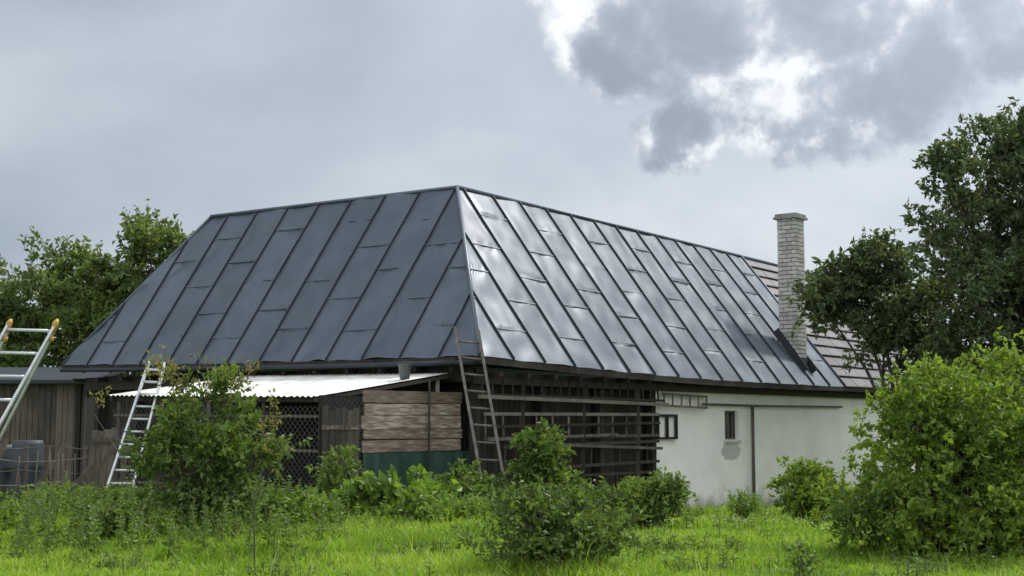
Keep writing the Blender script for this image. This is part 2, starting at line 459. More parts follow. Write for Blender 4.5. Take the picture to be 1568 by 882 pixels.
ch = MB()
ca, cb = .85, 16.7; w = .62
ch.box(F(ca-w/2+.02, cb-w/2+.02, 3.0), d1*(w-.04), d2*(w-.04), UPZ*5.0, 1)
z = 3.0; row = 0
while z < 7.92:
    bh = .106
    for side in range(4):
        cuts = [0, .31, .62] if row % 2 else [0, .155, .465, .62]
        for c0, c1 in zip(cuts[:-1], cuts[1:]):
            s0 = c0+.008; s1 = c1-.008; jj = random.uniform(0, .005)
            if side == 0: ch.box(F(ca-w/2+s0, cb-w/2-jj, z), d1*(s1-s0), d2*.03, UPZ*bh, 0)
            if side == 2: ch.box(F(ca-w/2+s0, cb+w/2-.03+jj, z), d1*(s1-s0), d2*.03, UPZ*bh, 0)
            if side == 1: ch.box(F(ca-w/2-jj-.001, cb-w/2+s0, z), d2*(s1-s0), d1*.03, UPZ*bh, 0)
            if side == 3: ch.box(F(ca+w/2-.03+jj+.001, cb-w/2+s0, z), d2*(s1-s0), d1*.03, UPZ*bh, 0)
    z += bh+.022; row += 1
ch.box(F(ca-.40, cb-.40, 7.93), d1*.8, d2*.8, UPZ*.07, 2)
ch.box(F(ca-.36, cb-.36, 8.0), d1*.72, d2*.72, UPZ*.09, 2)
ch.box(F(ca-.2, cb-.2, 8.09), d1*.4, d2*.4, UPZ*.03, 3)
for (s_, da) in ((-1, 0), (1, 0)):
    bb = cb + s_*(w/2+.02)
    q0 = F(ca-w/2-.25, bb, 0); q1 = F(ca+w/2+.1, bb, 0)
    ch.beam((q0.x, q0.y, 2.84+(ca-w/2-.25)*1.31), (q1.x, q1.y, 2.84+(ca+w/2+.1)*1.31), .03, .22, 3)
ch.box(F(ca-w/2-.05, cb-w/2-.04, 3.2), d1*.04, d2*(w+.08), UPZ*.42, 3)
ch.build('chimney', [M_brick, M_mortar, M_concrete, M_seam], house)

# ------------------------------------------------------------------ lean-to chicken shed
shed = empty('chicken_shed')
S0 = F(1.0, .2); Sf = F(1.0, -3.7)
BR = Vector((S0.x, S0.y, 2.67)); FRc = Vector((Sf.x, Sf.y, 2.12))
FL = FRc + d1*6.2 + UPZ*.10; BL = BR + d1*6.2 + UPZ*.08
sr = MB(); P = []
n = 330
for i in range(n+1):
    t = i/n; off = UPZ*(.016*math.sin(t*6.2/.15*2*math.pi))
    f = FRc.lerp(FL, t)+off; b_ = BR.lerp(BL, t)+off
    jag = d2*(.09*noise.noise(Vector((math.floor(t*9)*3.3, 1, 2))))
    sag = UPZ*(-.05*math.sin(t*3.1)+.035*noise.noise(Vector((t*9, 0, 0))))
    P.append([(f+jag).lerp(b_, k/5)+sag*math.sin(k/5*3.14) for k in range(6)])
sr.grid(P, 0, True)
sh = sr.build('corrugated_roof', [M_shedroof], shed)
sf = MB()
def SP(a, l, z): return F(1.0+a, .2-l, z)
sf.beam(SP(0, 3.75, 2.06), SP(6.2, 3.75, 2.15), .06, .09, 0)
sf.beam(SP(0, .1, 2.58), SP(6.2, .1, 2.66), .06, .09, 0)
sf.beam(SP(0.02, 0, 2.60), SP(.02, 3.9, 2.05), .04, .07, 0)
sf.beam(SP(6.15, 0, 2.66), SP(6.15, 3.9, 2.14), .05, .09, 0)
for a_ in (0.05, 1.6, 3.2, 4.7, 6.1):
    sf.tube([SP(a_, 3.7, -.6), SP(a_, 3.7, 2.08)], [.05, .045], 7, 1)
for a_ in (0.05, 6.1):
    sf.tube([SP(a_, .3, -.8), SP(a_, .3, 2.55)], [.05, .05], 7, 1)
sf.tube([SP(-.12, .75, -.6), SP(-.12, .75, 2.5)], [.022, .022], 7, 0)
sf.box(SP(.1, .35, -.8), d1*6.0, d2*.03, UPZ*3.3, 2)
for zz in (.35, 1.1, 1.75):
    sf.beam(SP(0, 3.74, zz), SP(6.2, 3.74, zz+.05), .04, .05, 1)
sf.build('frame', [M_darkwood, M_lath, M_black], shed)
sb = MB()
zz = 1.06; k = 0
while zz < 2.06:
    hgt = [.25, .22, .27, .24][k % 4]
    x0 = -.38+random.uniform(-.05, .06)
    x1 = 2.66+random.uniform(-.06, .04)
    tz = random.uniform(-.025, .025)
    sb.box(SP(-.04+random.uniform(-.012, .012), x0, zz), -d2*(x1-x0)+UPZ*tz, d1*.03, UPZ*(hgt-.014), 0)
    zz += hgt; k += 1
for k in range(6):
    sb.box(SP(-.02, 2.72+k*.17, .25), -d2*.155, d1*.028, UPZ*random.uniform(1.6, 1.72), 1)
sb.box(SP(-.05, 2.75, .55), -d2*1.0, d1*.025, UPZ*.09, 0); sb.box(SP(-.05, 2.75, 1.5), -d2*1.0, d1*.025, UPZ*.09, 0)
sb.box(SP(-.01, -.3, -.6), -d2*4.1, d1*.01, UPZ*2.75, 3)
P = []
for i in range(61):
    t = i/60; x = -.95+3.6*t
    P.append([SP(-.06+.02*math.sin(t*31+zq)+.012*math.sin(t*67), x, zq) for zq in (-.2, .2, .55, .8, 1.04)])
sb.grid(P, 2, True)
sb.build('side_boards', [M_greywood, M_vwood, M_green, M_black], shed)
net = MB()
def netting(p, ux, L_, z0, z1, sp=.13, r=.008):
    hh = z1-z0; k = -hh
    while k < L_:
        for s in (0, 1):
            a0, a1 = k, k+hh; za, zb = (z0, z1) if s == 0 else (z1, z0)
            c0, c1 = max(a0, 0), min(a1, L_)
            if c1 > c0:
                q0 = za+(zb-za)*(c0-a0)/hh; q1 = za+(zb-za)*(c1-a0)/hh
                A_ = p+ux*c0; B_ = p+ux*c1
                net.beam((A_.x, A_.y, q0), (B_.x, B_.y, q1), r, r, 0)
        k += sp
netting(SP(0, 3.78, 0), d1, 6.2, 0.0, 1.95)
netting(SP(-.08, 2.7, 0), -d2, 1.1, 1.0, 2.1, .13, .006)
net.build('chain_link_netting', [M_wire], shed)

bk = MB()
bc = SP(.12, 1.25, 0); bz = 2.52
bk.tube([bc+UPZ*bz, bc+UPZ*(bz+.30)], [.10, .135], 16, 0, cap=False)
bk.tube([bc+UPZ*(bz+.285), bc+UPZ*(bz+.31)], [.145, .145], 16, 0, cap=False)
bk.face([bc+UPZ*(bz+.04)+Vector((math.cos(t)*.1, math.sin(t)*.1, 0)) for t in np.linspace(0, 6.28, 16, endpoint=False)], 0)
hp = [bc+UPZ*(bz+.30+.06*math.sin(t))+Vector((math.cos(t)*.14, 0.02, 0)) for t in np.linspace(0, math.pi, 9)]
bk.tube(hp, [.006]*9, 5, 0)
bk.build('bucket', [M_bucket])

# ------------------------------------------------------------------ ladders
def ladder(b0, b1, t0, t1, nr_, rr, rung, start=.05, end=.97):
    m = MB(); b0, b1, t0, t1 = map(Vector, (b0, b1, t0, t1))
    for p, q in ((b0, t0), (b1, t1)):
        m.beam(p, q, rr, rr*1.9, 0, (0, 1, 0))
    for k in range(nr_):
        t = start+(end-start)*k/(nr_-1)
        m.tube([b0.lerp(t0, t), b1.lerp(t1, t)], [rung]*2, 6, 1)
    return m
ladder((-.43, 26.2, -.35), (.0, 26.2, -.35), (-1.18, 27.75, 3.58), (-.69, 27.75, 3.52), 11, .055, .024, .06, .93).build('steel_ladder', [M_steel, M_steel])
ladder((-8.30, 27.3, -.3), (-7.74, 27.3, -.3), (-7.70, 28.65, 2.92), (-7.36, 28.65, 2.90), 12, .045, .026, .06, .95).build('aluminium_ladder', [M_alu, M_alu])
m = ladder((-7.96, 17.2, -.05), (-7.36, 17.2, -.05), (-6.72, 18.0, 2.95), (-6.10, 18.0, 2.93), 10, .032, .022, .04, .97)
for (x0, x1) in ((-8.1, -6.72), (-7.5, -6.10)):
    m.beam((x0-.5, 19.4, -.05), (x1-.02, 18.06, 2.88), .03, .05, 0, (0, 1, 0))
for x in (-6.72, -6.10):
    m.tube([(x-.03, 18.0, 2.82), (x, 18.0, 2.95), (x+.02, 18.02, 3.0)], [.04, .045, .02], 8, 2)
    m.tube([(x-.06, 18.0, 2.70), (x-.045, 18.0, 2.77)], [.04, .04], 8, 2)
m.build('folding_ladder', [M_alu, M_alu, M_yellow])

# ------------------------------------------------------------------ left yard
ws = MB()
x = -15.6
while x < -11.9:
    w = random.uniform(.13, .2)
    ws.box((x, 37.5+random.uniform(-.01, .01), -1), (w-.012, 0, 0), (0, .03, 0), (0, 0, 3.75), 0); x += w
ws.box((-15.6, 37.56, -1), (3.7, 0, 0), (0, 3, 0), (0, 0, 3.7), 1)
ws.box((-15.9, 37.1, 2.72), (4.3, 0, 0), (0, 3.8, .5), (0, 0, .10), 2)
ws.box((-12.05, 37.38, -1), (.14, 0, 0), (0, .12, 0), (0, 0, 3.7), 3)
ws.build('wooden_shed', [M_vwood, M_black, M_seam, M_darkwood])
def barrel(x, y, z0, r, h):
    m = MB(); zs = [0, .03, .28, .31, .34, .62, .65, .68, .94, 1.0]; rs = [.93, 1, 1, 1.05, 1, 1, 1.05, 1, 1, .9]
    m.tube([(x, y, z0+h*k) for k in zs], [r*k for k in rs], 20, 0)
    m.build('water_barrel', [M_barrel])
barrel(-10.75, 30.2, -.35, .34, 1.6); barrel(-11.5, 30.5, -.35, .34, 1.5)
dl = MB()
for k in range(6):
    dl.box((-9.75+k*.15, 31.0, -.3), (.14, 0, 0), (0, .03, 0), (.05, .35, random.uniform(1.75, 1.85)), 0)
dl.box((-9.75, 30.96, .1), (.92, 0, 0), (0, .03, 0), (0, 0, .1), 0); dl.box((-9.72, 31.18, 1.2), (.92, 0, 0), (0, .03, 0), (0, 0, .1), 0)
dl.build('leaning_door', [M_vwood])
pl = MB()
pl.beam((-9.2, 27.2, -.2), (-8.6, 27.9, .75), .03, .12, 0); pl.beam((-9.3, 28.1, -.3), (-8.2, 28.5, 1.3), .03, .09, 0)
pl.beam((-10.4, 28.9, -.3), (-9.6, 29.3, 1.2), .03, .10, 0)
pl.beam((-11.4, 28.9, -.3), (-10.9, 29.3, 1.3), .03, .12, 0); pl.beam((-12.3, 28.9, -.3), (-12.5, 29.4, 1.5), .03, .14, 0)
pl.build('leaning_planks', [M_vwood])
fn = MB()
fx = [-14.5, -13.0, -11.6, -10.2, -9.0]
for x in fx:
    fn.tube([(x, 28.6, -.5), (x+random.uniform(-.08, .08), 28.6, 1.15)], [.045, .035], 7, 0)
for z in (.35, .6, .85, 1.1):
    pts = [(-14.5+.7*k, 28.56+.02*(k % 2), z-.05*math.sin(k*2+z*9)) for k in range(9)]
    fn.tube(pts, [.011]*9, 5, 1)
x = -14.4
while x < -9.0:
    fn.tube([(x, 28.57, -.2), (x+random.uniform(-.1, .1), 28.57, random.uniform(.9, 1.2))], [.022, .016], 5, 0); x += random.uniform(.10, .3)
fn.build('wire_fence', [M_vwood, M_lath])
ds = MB()
ds.box((14.2, 34.6, -1.2), (6, 0, 0), (0, 4, 0), (0, 0, 3.6), 0)
ds.box((13.9, 34.3, 2.4), (6.6, 0, 0), (0, 4.6, .8), (0, 0, .1), 1)
x = 14.2
while x < 20:
    ds.box((x, 34.56, -1.2), (.17, 0, 0), (0, .03, 0), (0, 0, 3.55), 0); x += .2
ds.build('tool_shed', [M_darkwood, M_seam])

# ------------------------------------------------------------------ foliage
def leaf_quads(p, ax, Ls, Wr, rg):
    n = len(p)
    rn = rg.normal(size=(n, 3)); sd = unit(np.cross(ax, rn)); nm = np.cross(ax, sd)
    Ls = Ls[:, None]; W = Ls*Wr
    fold = nm*Ls*rg.uniform(.02, .22, (n, 1))
    v0 = p; v1 = p+ax*Ls*.42+sd*W*.5+fold; v2 = p+ax*Ls-nm*Ls*.12; v3 = p+ax*Ls*.42-sd*W*.5+fold
    V = np.stack([v0, v1, v2, v3], 1).reshape(-1, 3)
    Q = np.arange(4*n).reshape(-1, 4)
    return V, Q

def foliage(name, blobs, nsub, ntwig, nleaf, twig, leafL, leafW, mat, seed, parent, sub_r=.45, shell=.45, droop=.25, up=.35, rough=.3, zmin=None, twigmesh=True):
    rg = np.random.default_rng(seed)
    B_ = np.array([b[:6] for b in blobs], float); Wt = np.array([b[6] for b in blobs], float); Wt /= Wt.sum()
    bi = rg.choice(len(blobs), nsub, p=Wt)
    dr = unit(rg.normal(size=(nsub, 3)))
    rf = rg.uniform(0, 1, nsub)**shell * (1+rg.normal(size=nsub)*rough*.5)
    sc = B_[bi, :3] + dr*B_[bi, 3:]*rf[:, None]
    if zmin is not None: sc[:, 2] = np.maximum(sc[:, 2], zmin+rg.uniform(0, .3, nsub))
    si = np.repeat(np.arange(nsub), ntwig); nt = len(si)
    sr_ = sub_r*rg.uniform(.6, 1.4, nsub)
    tp = sc[si] + rg.normal(size=(nt, 3))*(sr_[si][:, None]*np.array([1, 1, .75]))*.55
    td = unit(dr[si]*.8 + rg.normal(size=(nt, 3))*.55 + np.array([0, 0, up]))
    tl_ = twig*rg.uniform(.5, 1.3, nt)
    li = np.repeat(np.arange(nt), nleaf); nl_ = len(li)
    s = rg.uniform(0.05, 1, nl_)
    p = tp[li] + td[li]*(tl_[li]*s)[:, None] + rg.normal(size=(nl_, 3))*leafL*.15
    ax = unit(td[li]*.55 + rg.normal(size=(nl_, 3))*.6 + np.array([0, 0, -droop]))
    Ls = leafL*rg.uniform(.55, 1.25, nl_)
    V, Q = leaf_quads(p, ax, Ls, leafW, rg)
    np_mesh(name, V, Q, [mat], parent)
    if twigmesh:
        a = unit(np.cross(td, rg.normal(size=(nt, 3)))); b = np.cross(td, a); r = (.003+leafL*.025)
        e = tp+td*tl_[:, None]
        V = np.stack([tp+a*r, tp-a*r*.5+b*r*.87, tp-a*r*.5-b*r*.87, e+a*r*.3, e-a*r*.15+b*r*.26, e-a*r*.15-b*r*.26], 1).reshape(-1, 3)
        base = (np.arange(nt)*6)[:, None]
        Q = np.concatenate([base+np.array([[0, 1, 4, 3]]), base+np.array([[1, 2, 5, 4]]), base+np.array([[2, 0, 3, 5]])], 0)
        np_mesh('twigs', V, Q, [M_bark], parent)
    return sc, bi

def tree(name, x, y, blobs, trunk_r, fork_h, nsub, ntwig, nleaf, twig, leafL, leafW, mat, seed, **kw):
    par = empty(name); z0 = gz(x, y)
    sc, bi = foliage('crown_leaves', blobs, nsub, ntwig, nleaf, twig, leafL, leafW, mat, seed, par, **kw)
    rd = random.Random(seed); m = MB()
    fork = Vector((x+rd.uniform(-.2, .2), y, z0+fork_h))
    m.tube([(x, y, z0-.2), (x+.03, y, z0+.3), (x-.05, y+.03, z0+fork_h*.6), fork], [trunk_r*1.4, trunk_r*1.05, trunk_r*.9, trunk_r*.8], 10, 0)
    cs = []
    for b in blobs:
        c = Vector(b[:3]); mid = fork.lerp(c, .5)+Vector((rd.uniform(-.3, .3), rd.uniform(-.3, .3), rd.uniform(0, .3)))
        m.tube([fork, mid, mid.lerp(c, .5)+Vector((.05, .05, .03)), c], [trunk_r*.5, trunk_r*.3, trunk_r*.16, trunk_r*.05], 7, 0)
        cs.append((mid, c))
    for k in range(len(sc)):
        mid, c = cs[bi[k]]; s = mid.lerp(c, rd.uniform(.2, 1)); e = Vector(sc[k])
        q = s.lerp(e, .5)+Vector((rd.uniform(-.15, .15), rd.uniform(-.15, .15), rd.uniform(-.05, .2)))
        m.tube([s, q, e], [trunk_r*.12, trunk_r*.07, trunk_r*.03], 5, 0)
    m.build('trunk_and_limbs', [M_bark], par)
    return par

def bush(name, x, y, rx, ry, h, nsub, ntwig, nleaf, twig, leafL, leafW, mat, seed, extra=(), low=.42, **kw):
    par = empty(name); z0 = gz(x, y)
    blobs = [(x, y, z0+h*(low+.02), rx*.85, ry*.85, h*low*.95, 1.0)] + [tuple(b) for b in extra]
    sc, bi = foliage('leaves', blobs, nsub, ntwig, nleaf, twig, leafL, leafW, mat, seed, par, zmin=z0+.08, **kw)
    rd = random.Random(seed); m = MB()
    for k in range(len(sc)):
        e = Vector(sc[k]); s = Vector((x+rd.uniform(-.15, .15)*rx, y+rd.uniform(-.15, .15)*ry, z0-.05))
        q = s.lerp(e, .5)+Vector((0, 0, .15*h))
        m.tube([s, q, e], [.011, .008, .004], 5, 0)
    m.build('stems', [M_bark], par)
    return par

tree('plum_tree', 13.2, 34, [
    (13.2, 34, 7.0, 2.2, 2.2, 2.3, 3.2), (15.2, 34.5, 6.2, 2.6, 2.4, 3.3, 3.0), (12.7, 33.6, 4.6, 2.1, 2.2, 1.6, 2.6),
    (10.8, 33.2, 6.9, .8, .9, .55, .35), (10.9, 33.4, 8.1, .6, .7, .4, .28), (13.4, 34, 3.1, 2.4, 2, 1.5, 2.0), (16, 34, 3, 2.6, 2, 2, 1.6), (11.2, 33.4, 5.4, .9, 1.0, .8, .6), (13.3, 34, 8.8, .9, .9, .6, .6), (12.0, 34, 8.6, .9, .8, .5, .4), (14.8, 34, 9.2, 1.2, 1, .6, .7)],
    .24, 2.0, 345, 13, 12, .42, .17, .5, L_dark, 11, sub_r=.40, shell=.4, rough=.35)
tree('pear_tree', 10.6, 36.8, [
    (9.4, 37.2, 5.3, 1.1, 1.0, .9, 1.3), (10.9, 36.8, 4.8, 1.5, 1.1, 1.2, 1.6), (8.5, 37.2, 4.9, .8, .7, .35, .4), (9.9, 37, 6.2, .6, .6, .35, .35), (11.5, 36.6, 3.2, 1.3, 1.1, 1.4, 1.2), (10.2, 37, 3.9, .9, .7, .5, .4)],
    .15, 1.8, 130, 13, 12, .38, .17, .55, L_dark, 12, sub_r=.36, rough=.45)
tree('apple_tree', -13.0, 46, [
    (-12.2, 46, 7.2, 1.4, 1.3, 1.1, 1.1), (-13.6, 46.2, 5.8, 1.9, 1.6, 1.5, 1.6), (-12.6, 46, 4.3, 2.4, 1.8, 1.8, 1.4), (-11.1, 46, 7.6, .6, .7, .5, .22), (-12.6, 46, 8.2, .5, .6, .4, .2)],
    .2, 2.2, 115, 10, 10, .5, .24, .55, L_left, 21, sub_r=.40, rough=.55)
tree('cherry_tree', -16.6, 47, [
    (-16.1, 47, 6.2, 1.5, 1.5, 1.1, 1.4), (-17.6, 47, 5.0, 2.2, 1.8, 1.6, 1.6), (-15.2, 46.5, 4.4, 1.8, 1.6, 1.6, 1.3), (-15.2, 46.8, 7.1, .5, .6, .4, .2)],
    .2, 2.0, 125, 10, 10, .5, .24, .5, L_left, 22, sub_r=.42, rough=.55)
tree('walnut_tree', -21.0, 50, [
    (-20.0, 50, 6.0, 1.8, 2, 1.6, 1.4), (-22.6, 50, 6.0, 2.4, 2, 2.1, 1.6), (-20.6, 49.5, 3.6, 2.8, 2, 2.0, 1.5)],
    .25, 2.0, 120, 10, 10, .55, .26, .55, L_left, 23, sub_r=.5, rough=.45)
tb = []
rr_ = random.Random(5)
for k in range(46):
    x = -62+k*2.8
    h = rr_.uniform(2.2, 4.0)
    tb.append((x, 72+rr_.uniform(-3, 3), h*.8-1, 2.4, 2, h, 1))
bgm = empty('background_treeline')
foliage('leaves', tb, 600, 8, 6, .9, .65, .6, L_mid, 31, bgm, sub_r=1.0, twigmesh=False)
tb2 = [(-14.8+k*1.0, 40.8+(k % 3)*.6, .9, 1.0, .8, 1.3, 1) for k in range(-9, 3)]
hg = empty('hedge')
foliage('leaves', tb2, 100, 11, 8, .4, .18, .55, L_mid, 32, hg, sub_r=.5)

# bushes
bush('lilac_bush', 5.55, 17.0, 1.35, 1.2, 2.25, 320, 11, 9, .26, .09, .6, L_bright, 41,
     extra=[(6.3, 17.4, 1.5, 1.1, 1.1, .9, .5), (5.0, 16.8, 1.75, .5, .6, .5, .26), (5.55, 17, 1.6, .8, .7, .65, .3), (6.6, 17, 2.15, .5, .5, .3, .16), (4.7, 16.5, .5, .7, .6, .4, .4), (5.6, 16.2, .5, 1.2, .5, .45, .6), (6.6, 16.4, .6, .8, .5, .5, .4), (5.9, 16.5, 1.5, .9, .4, .6, .35)], sub_r=.22, shell=.5, rough=.32)
bush('currant_bush', 6.0, 27.0, .72, .7, 1.45, 60, 10, 8, .2, .10, .7, L_bright, 42, sub_r=.2, rough=.3)
ap = bush('young_apple_tree', -4.5, 19.8, .9, .8, 2.05, 90, 8, 8, .28, .12, .52, L_mid, 43,
     extra=[(-4.5, 19.8, 1.2, .8, .7, .6, .7), (-4.95, 19.8, 1.95, .3, .3, .2, .08), (-4.1, 19.8, 2.0, .4, .3, .2, .14), (-3.8, 19.8, 1.25, .35, .4, .55, .25), (-5.1, 19.8, 1.1, .3, .4, .5, .2), (-4.5, 19.8, .45, .7, .5, .35, .3)], sub_r=.18, rough=.42)
foliage('young_shoots', [(-5.15, 19.8, 2.25, .2, .2, .2, .8), (-4.15, 19.8, 2.25, .4, .3, .16, 1.0), (-4.65, 19.8, 2.1, .5, .3, .15, .8), (-6.1, 19.8, 1.75, .18, .2, .12, .4), (-3.55, 19.7, 1.4, .12, .2, .5, .6)], 28, 4, 7, .28, .085, .42, L_red, 44, ap, sub_r=.12, up=1.0)
m = MB(); z0 = gz(-5.2, 19.8)
m.tube([(-5.0, 19.8, z0), (-5.6, 19.8, 1.0), (-6.1, 19.8, 1.75)], [.012, .009, .004], 5, 0); m.build('side_shoot', [M_bark], ap)
bush('peony_bush', .46, 14.7, .84, .65, .96, 115, 8, 7, .16, .095, .42, L_mid, 45, sub_r=.15, up=.8, rough=.4)
bush('peony_bush', 2.15, 22.0, .74, .6, .93, 72, 8, 7, .17, .12, .42, L_mid, 46, sub_r=.18, up=.8, rough=.45)
bush('rhubarb_plant', -2.35, 23.0, .65, .5, .7, 42, 7, 6, .22, .22, .6, L_broad, 47, sub_r=.2, rough=.35,
     extra=[(-1.4, 23.3, .15, .6, .5, .3, .5)])
bush('nettle_patch', -3.0, 24.2, .45, .4, 1.3, 32, 7, 7, .22, .13, .5, L_mid, 48, sub_r=.18, up=.9)
bush('lilac_bush', .55, 25.6, .56, .5, 1.85, 55, 9, 7, .24, .14, .55, L_mid, 49, sub_r=.18, rough=.45)
bush('hazel_bush', -.85, 24.8, .5, .45, 1.0, 40, 8, 7, .2, .14, .6, L_mid, 50, sub_r=.18)
bush('weed_clump', -7.2, 17.2, .9, .7, .42, 50, 8, 7, .16, .10, .5, L_broad, 51, sub_r=.16, up=1.0)
bush('weed_clump', -5.4, 18.4, .7, .5, .5, 45, 7, 7, .18, .10, .4, L_mid, 52, sub_r=.16, up=1.2)
bush('weed_clump', -3.4, 20.6, .8, .5, .5, 45, 7, 7, .16, .10, .45, L_broad, 53, sub_r=.16, up=1.1)
bush('weed_clump', -.9, 22.0, 1.1, .5, .32, 45, 8, 7, .14, .11, .5, L_broad, 54, sub_r=.16, up=1.0)
bush('weed_clump', 1.2, 24.6, .7, .5, .6, 40, 8, 7, .16, .11, .5, L_mid, 55, sub_r=.18, up=1.0)
bush('weed_clump', 4.3, 25.4, .28, .25, .6, 16, 7, 7, .2, .12, .25, L_broad, 56, sub_r=.1, up=1.5)
bush('weed_clump', 2.9, 13.8, .22, .2, .36, 9, 4, 6, .12, .09, .45, L_broad, 57, sub_r=.08, up=1.1)
bush('weed_clump', -8.0, 25.8, 1.6, .7, .45, 70, 8, 7, .2, .12, .4, L_mid, 58, sub_r=.2, up=1.2)
bush('weed_clump', 3.0, 29.0, .8, .5, .6, 35, 8, 7, .2, .12, .45, L_mid, 59, sub_r=.2, up=1.0)

tw = empty('tall_weeds')
rg = np.random.default_rng(90)
def whorls(pts, hs, mat, lab, ll):
    P_, A_, LL = [], [], []
    mm_ = MB()
    for (x, y), h in zip(pts, hs):
        z0 = gz(x, y); lx, ly = rg.normal(size=2)*.12*h
        mm_.tube([(x, y, z0-.03), (x+lx*.4, y+ly*.4, z0+h*.5), (x+lx, y+ly, z0+h)], [.008, .006, .003], 4, 0)
        k = int(h/.055)
        for i in range(k):
            t = .15+.85*i/k; an = rg.uniform(0, 6.28)
            for q in range(3):
                a_ = an+q*2.09
                P_.append((x+lx*t, y+ly*t, z0+h*t)); A_.append((math.cos(a_), math.sin(a_), rg.uniform(-.1, .7)))
                LL.append(ll*(1.15-t*.75)*rg.uniform(.7, 1.2))
    V, Q = leaf_quads(np.array(P_), unit(np.array(A_)), np.array(LL), .36, rg)
    np_mesh('weed_leaves_'+lab, V, Q, [mat], tw); mm_.build('weed_stems_'+lab, [M_stem], tw)
n = 300
pts = np.stack([rg.uniform(-9, -2.5, n), rg.uniform(15.5, 26, n)], -1)
whorls(pts, rg.uniform(.25, .7, n), L_mid, 'nettle', .13)
n = 60
pts = np.stack([rg.uniform(-9, -2.5, n), rg.uniform(15.5, 26, n)], -1)
whorls(pts, rg.uniform(.4, .95, n), L_broad, 'goldenrod', .12)
n = 160
pts = np.stack([rg.uniform(-3, 7, n), rg.uniform(21, 27, n)], -1)
pts = pts[(pts[:, 0] < 3.2) | (rg.uniform(0, 1, n) < .25)]
whorls(pts, rg.uniform(.2, .6, len(pts)), L_broad, 'dock', .15)
n = 200
pts = np.stack([rg.uniform(-7, 6, n), rg.uniform(13, 20, n)], -1)
pts = pts + rg.normal(size=pts.shape)*.1
whorls(pts, rg.uniform(.08, .26, n), L_broad, 'small', .10)
n = 90
cx_ = rg.uniform(-6.5, 5.5, 14); cy_ = rg.uniform(13.6, 19, 14); kk = rg.integers(0, 14, n*2)
pts = np.stack([cx_[kk]+rg.normal(size=n*2)*.25, cy_[kk]+rg.normal(size=n*2)*.2], -1)
whorls(pts, rg.uniform(.10, .26, n*2), L_mid, 'patch', .11)

st = empty('garden_stake')
m = MB(); m.tube([(-2.62, 14.0, -.1), (-2.64, 14.0, .5), (-2.65, 14.0, .97)], [.010, .009, .008], 7, 0); m.build('stake', [M_bark], st)
foliage('sapling_leaves', [(-2.64, 14, .75, .12, .12, .25, 1)], 10, 3, 6, .12, .06, .5, L_mid, 60, st, sub_r=.06)

# ------------------------------------------------------------------ grass
def grass(name, n, y0, y1, hmin, hmax, wmin, wmax, mat, seed, par):
    rg = np.random.default_rng(seed)
    y = rg.uniform(y0, y1, n*2); x = rg.uniform(-1, 1, n*2)*(y*.42+1.6)
    cl = .5+.25*np.sin(x*1.7+np.sin(y*1.3)*2)+.25*np.sin(y*2.1+np.cos(x*.9)*2)
    cl = np.clip(cl+.35*np.sin(x*6.1+y*2.3)*np.sin(y*5.3-x*1.9), 0, 1)
    keep = rg.uniform(0, 1, len(x)) < (.3+.7*cl)
    rel = np.stack([x-C0.x, y-C0.y], -1)
    a = rel@np.array([d1.x, d1.y]); b = rel@np.array([d2.x, d2.y])
    keep &= ~((a > .55) & (b > .55))
    keep &= ~((a > 1.0) & (a < 7.2) & (b > -3.4))
    x, y, cl = x[keep][:n], y[keep][:n], cl[keep][:n]
    n = len(x); z = g(x, y)-.01
    tall = .55+.7*(.5+.5*np.sin(x*.8+1.0)*np.cos(y*.9))
    tall *= np.where(x > 1.0, .75, 1.05)
    h = rg.uniform(hmin, hmax, n)*tall*(.55+.75*cl); w = rg.uniform(wmin, wmax, n)
    th = rg.uniform(0, 2*np.pi, n); sd = np.stack([np.cos(th), np.sin(th), 0*th], -1)
    ld = rg.uniform(0, 2*np.pi, n); lean = np.stack([np.cos(ld), np.sin(ld), 0*ld], -1)*(h*rg.uniform(.05, .9, n))[:, None]
    p = np.stack([x, y, z], -1); u = np.array([0, 0, 1.0])
    m_ = p+u*(h*.55)[:, None]+lean*.3; t_ = p+u*(h*.92)[:, None]+lean
    W = (w/2)[:, None]
    V = np.stack([p-sd*W, p+sd*W, m_+sd*W*.85, m_-sd*W*.85, t_+sd*W*.12, t_-sd*W*.12], 1).reshape(-1, 3)
    bs = (np.arange(n)*6)[:, None]
    Q = np.concatenate([bs+np.array([[0, 1, 2, 3]]), bs+np.array([[3, 2, 4, 5]])], 0)
    np_mesh(name, V, Q, [mat], par)
gr = empty('grass')
grass('near_blades', 130000, 12.5, 19.5, .07, .20, .009, .018, L_grass, 71, gr)
grass('mid_blades', 80000, 19.5, 30, .08, .20, .014, .024, L_grass, 72, gr)
grass('far_blades', 20000, 30, 48, .12, .25, .02, .04, L_grass, 73, gr)
grass('tall_blades', 4000, 12.5, 30, .3, .48, .006, .010, L_grass, 74, gr)
grass('dry_stalks', 1200, 12.5, 26, .25, .45, .004, .007, L_dry, 75, gr)
fl = empty('meadow_flowers')
rg = np.random.default_rng(80)
n = 170
x = rg.uniform(-2, 6, n); y = rg.uniform(14, 26, n); x[:130] = rg.normal(3.6, 1.1, 130); y[:130] = rg.normal(22.5, 1.6, 130)
p = np.stack([x, y, g(x, y)+rg.uniform(.12, .2, n)], -1); pr = np.repeat(p, 5, 0)
ang = np.tile(np.arange(5)*1.2566, n)
ax = unit(np.stack([np.cos(ang), np.sin(ang), .3+0*ang], -1))
V, Q = leaf_quads(pr, ax, np.full(len(pr), .018), .6, rg)
np_mesh('petals', V, Q, [L_white], fl)
m = MB()
for q in p: m.beam((q[0], q[1], q[2]-.2), tuple(q), .004, .004, 0)
m.build('flower_stalks', [M_stem], fl)

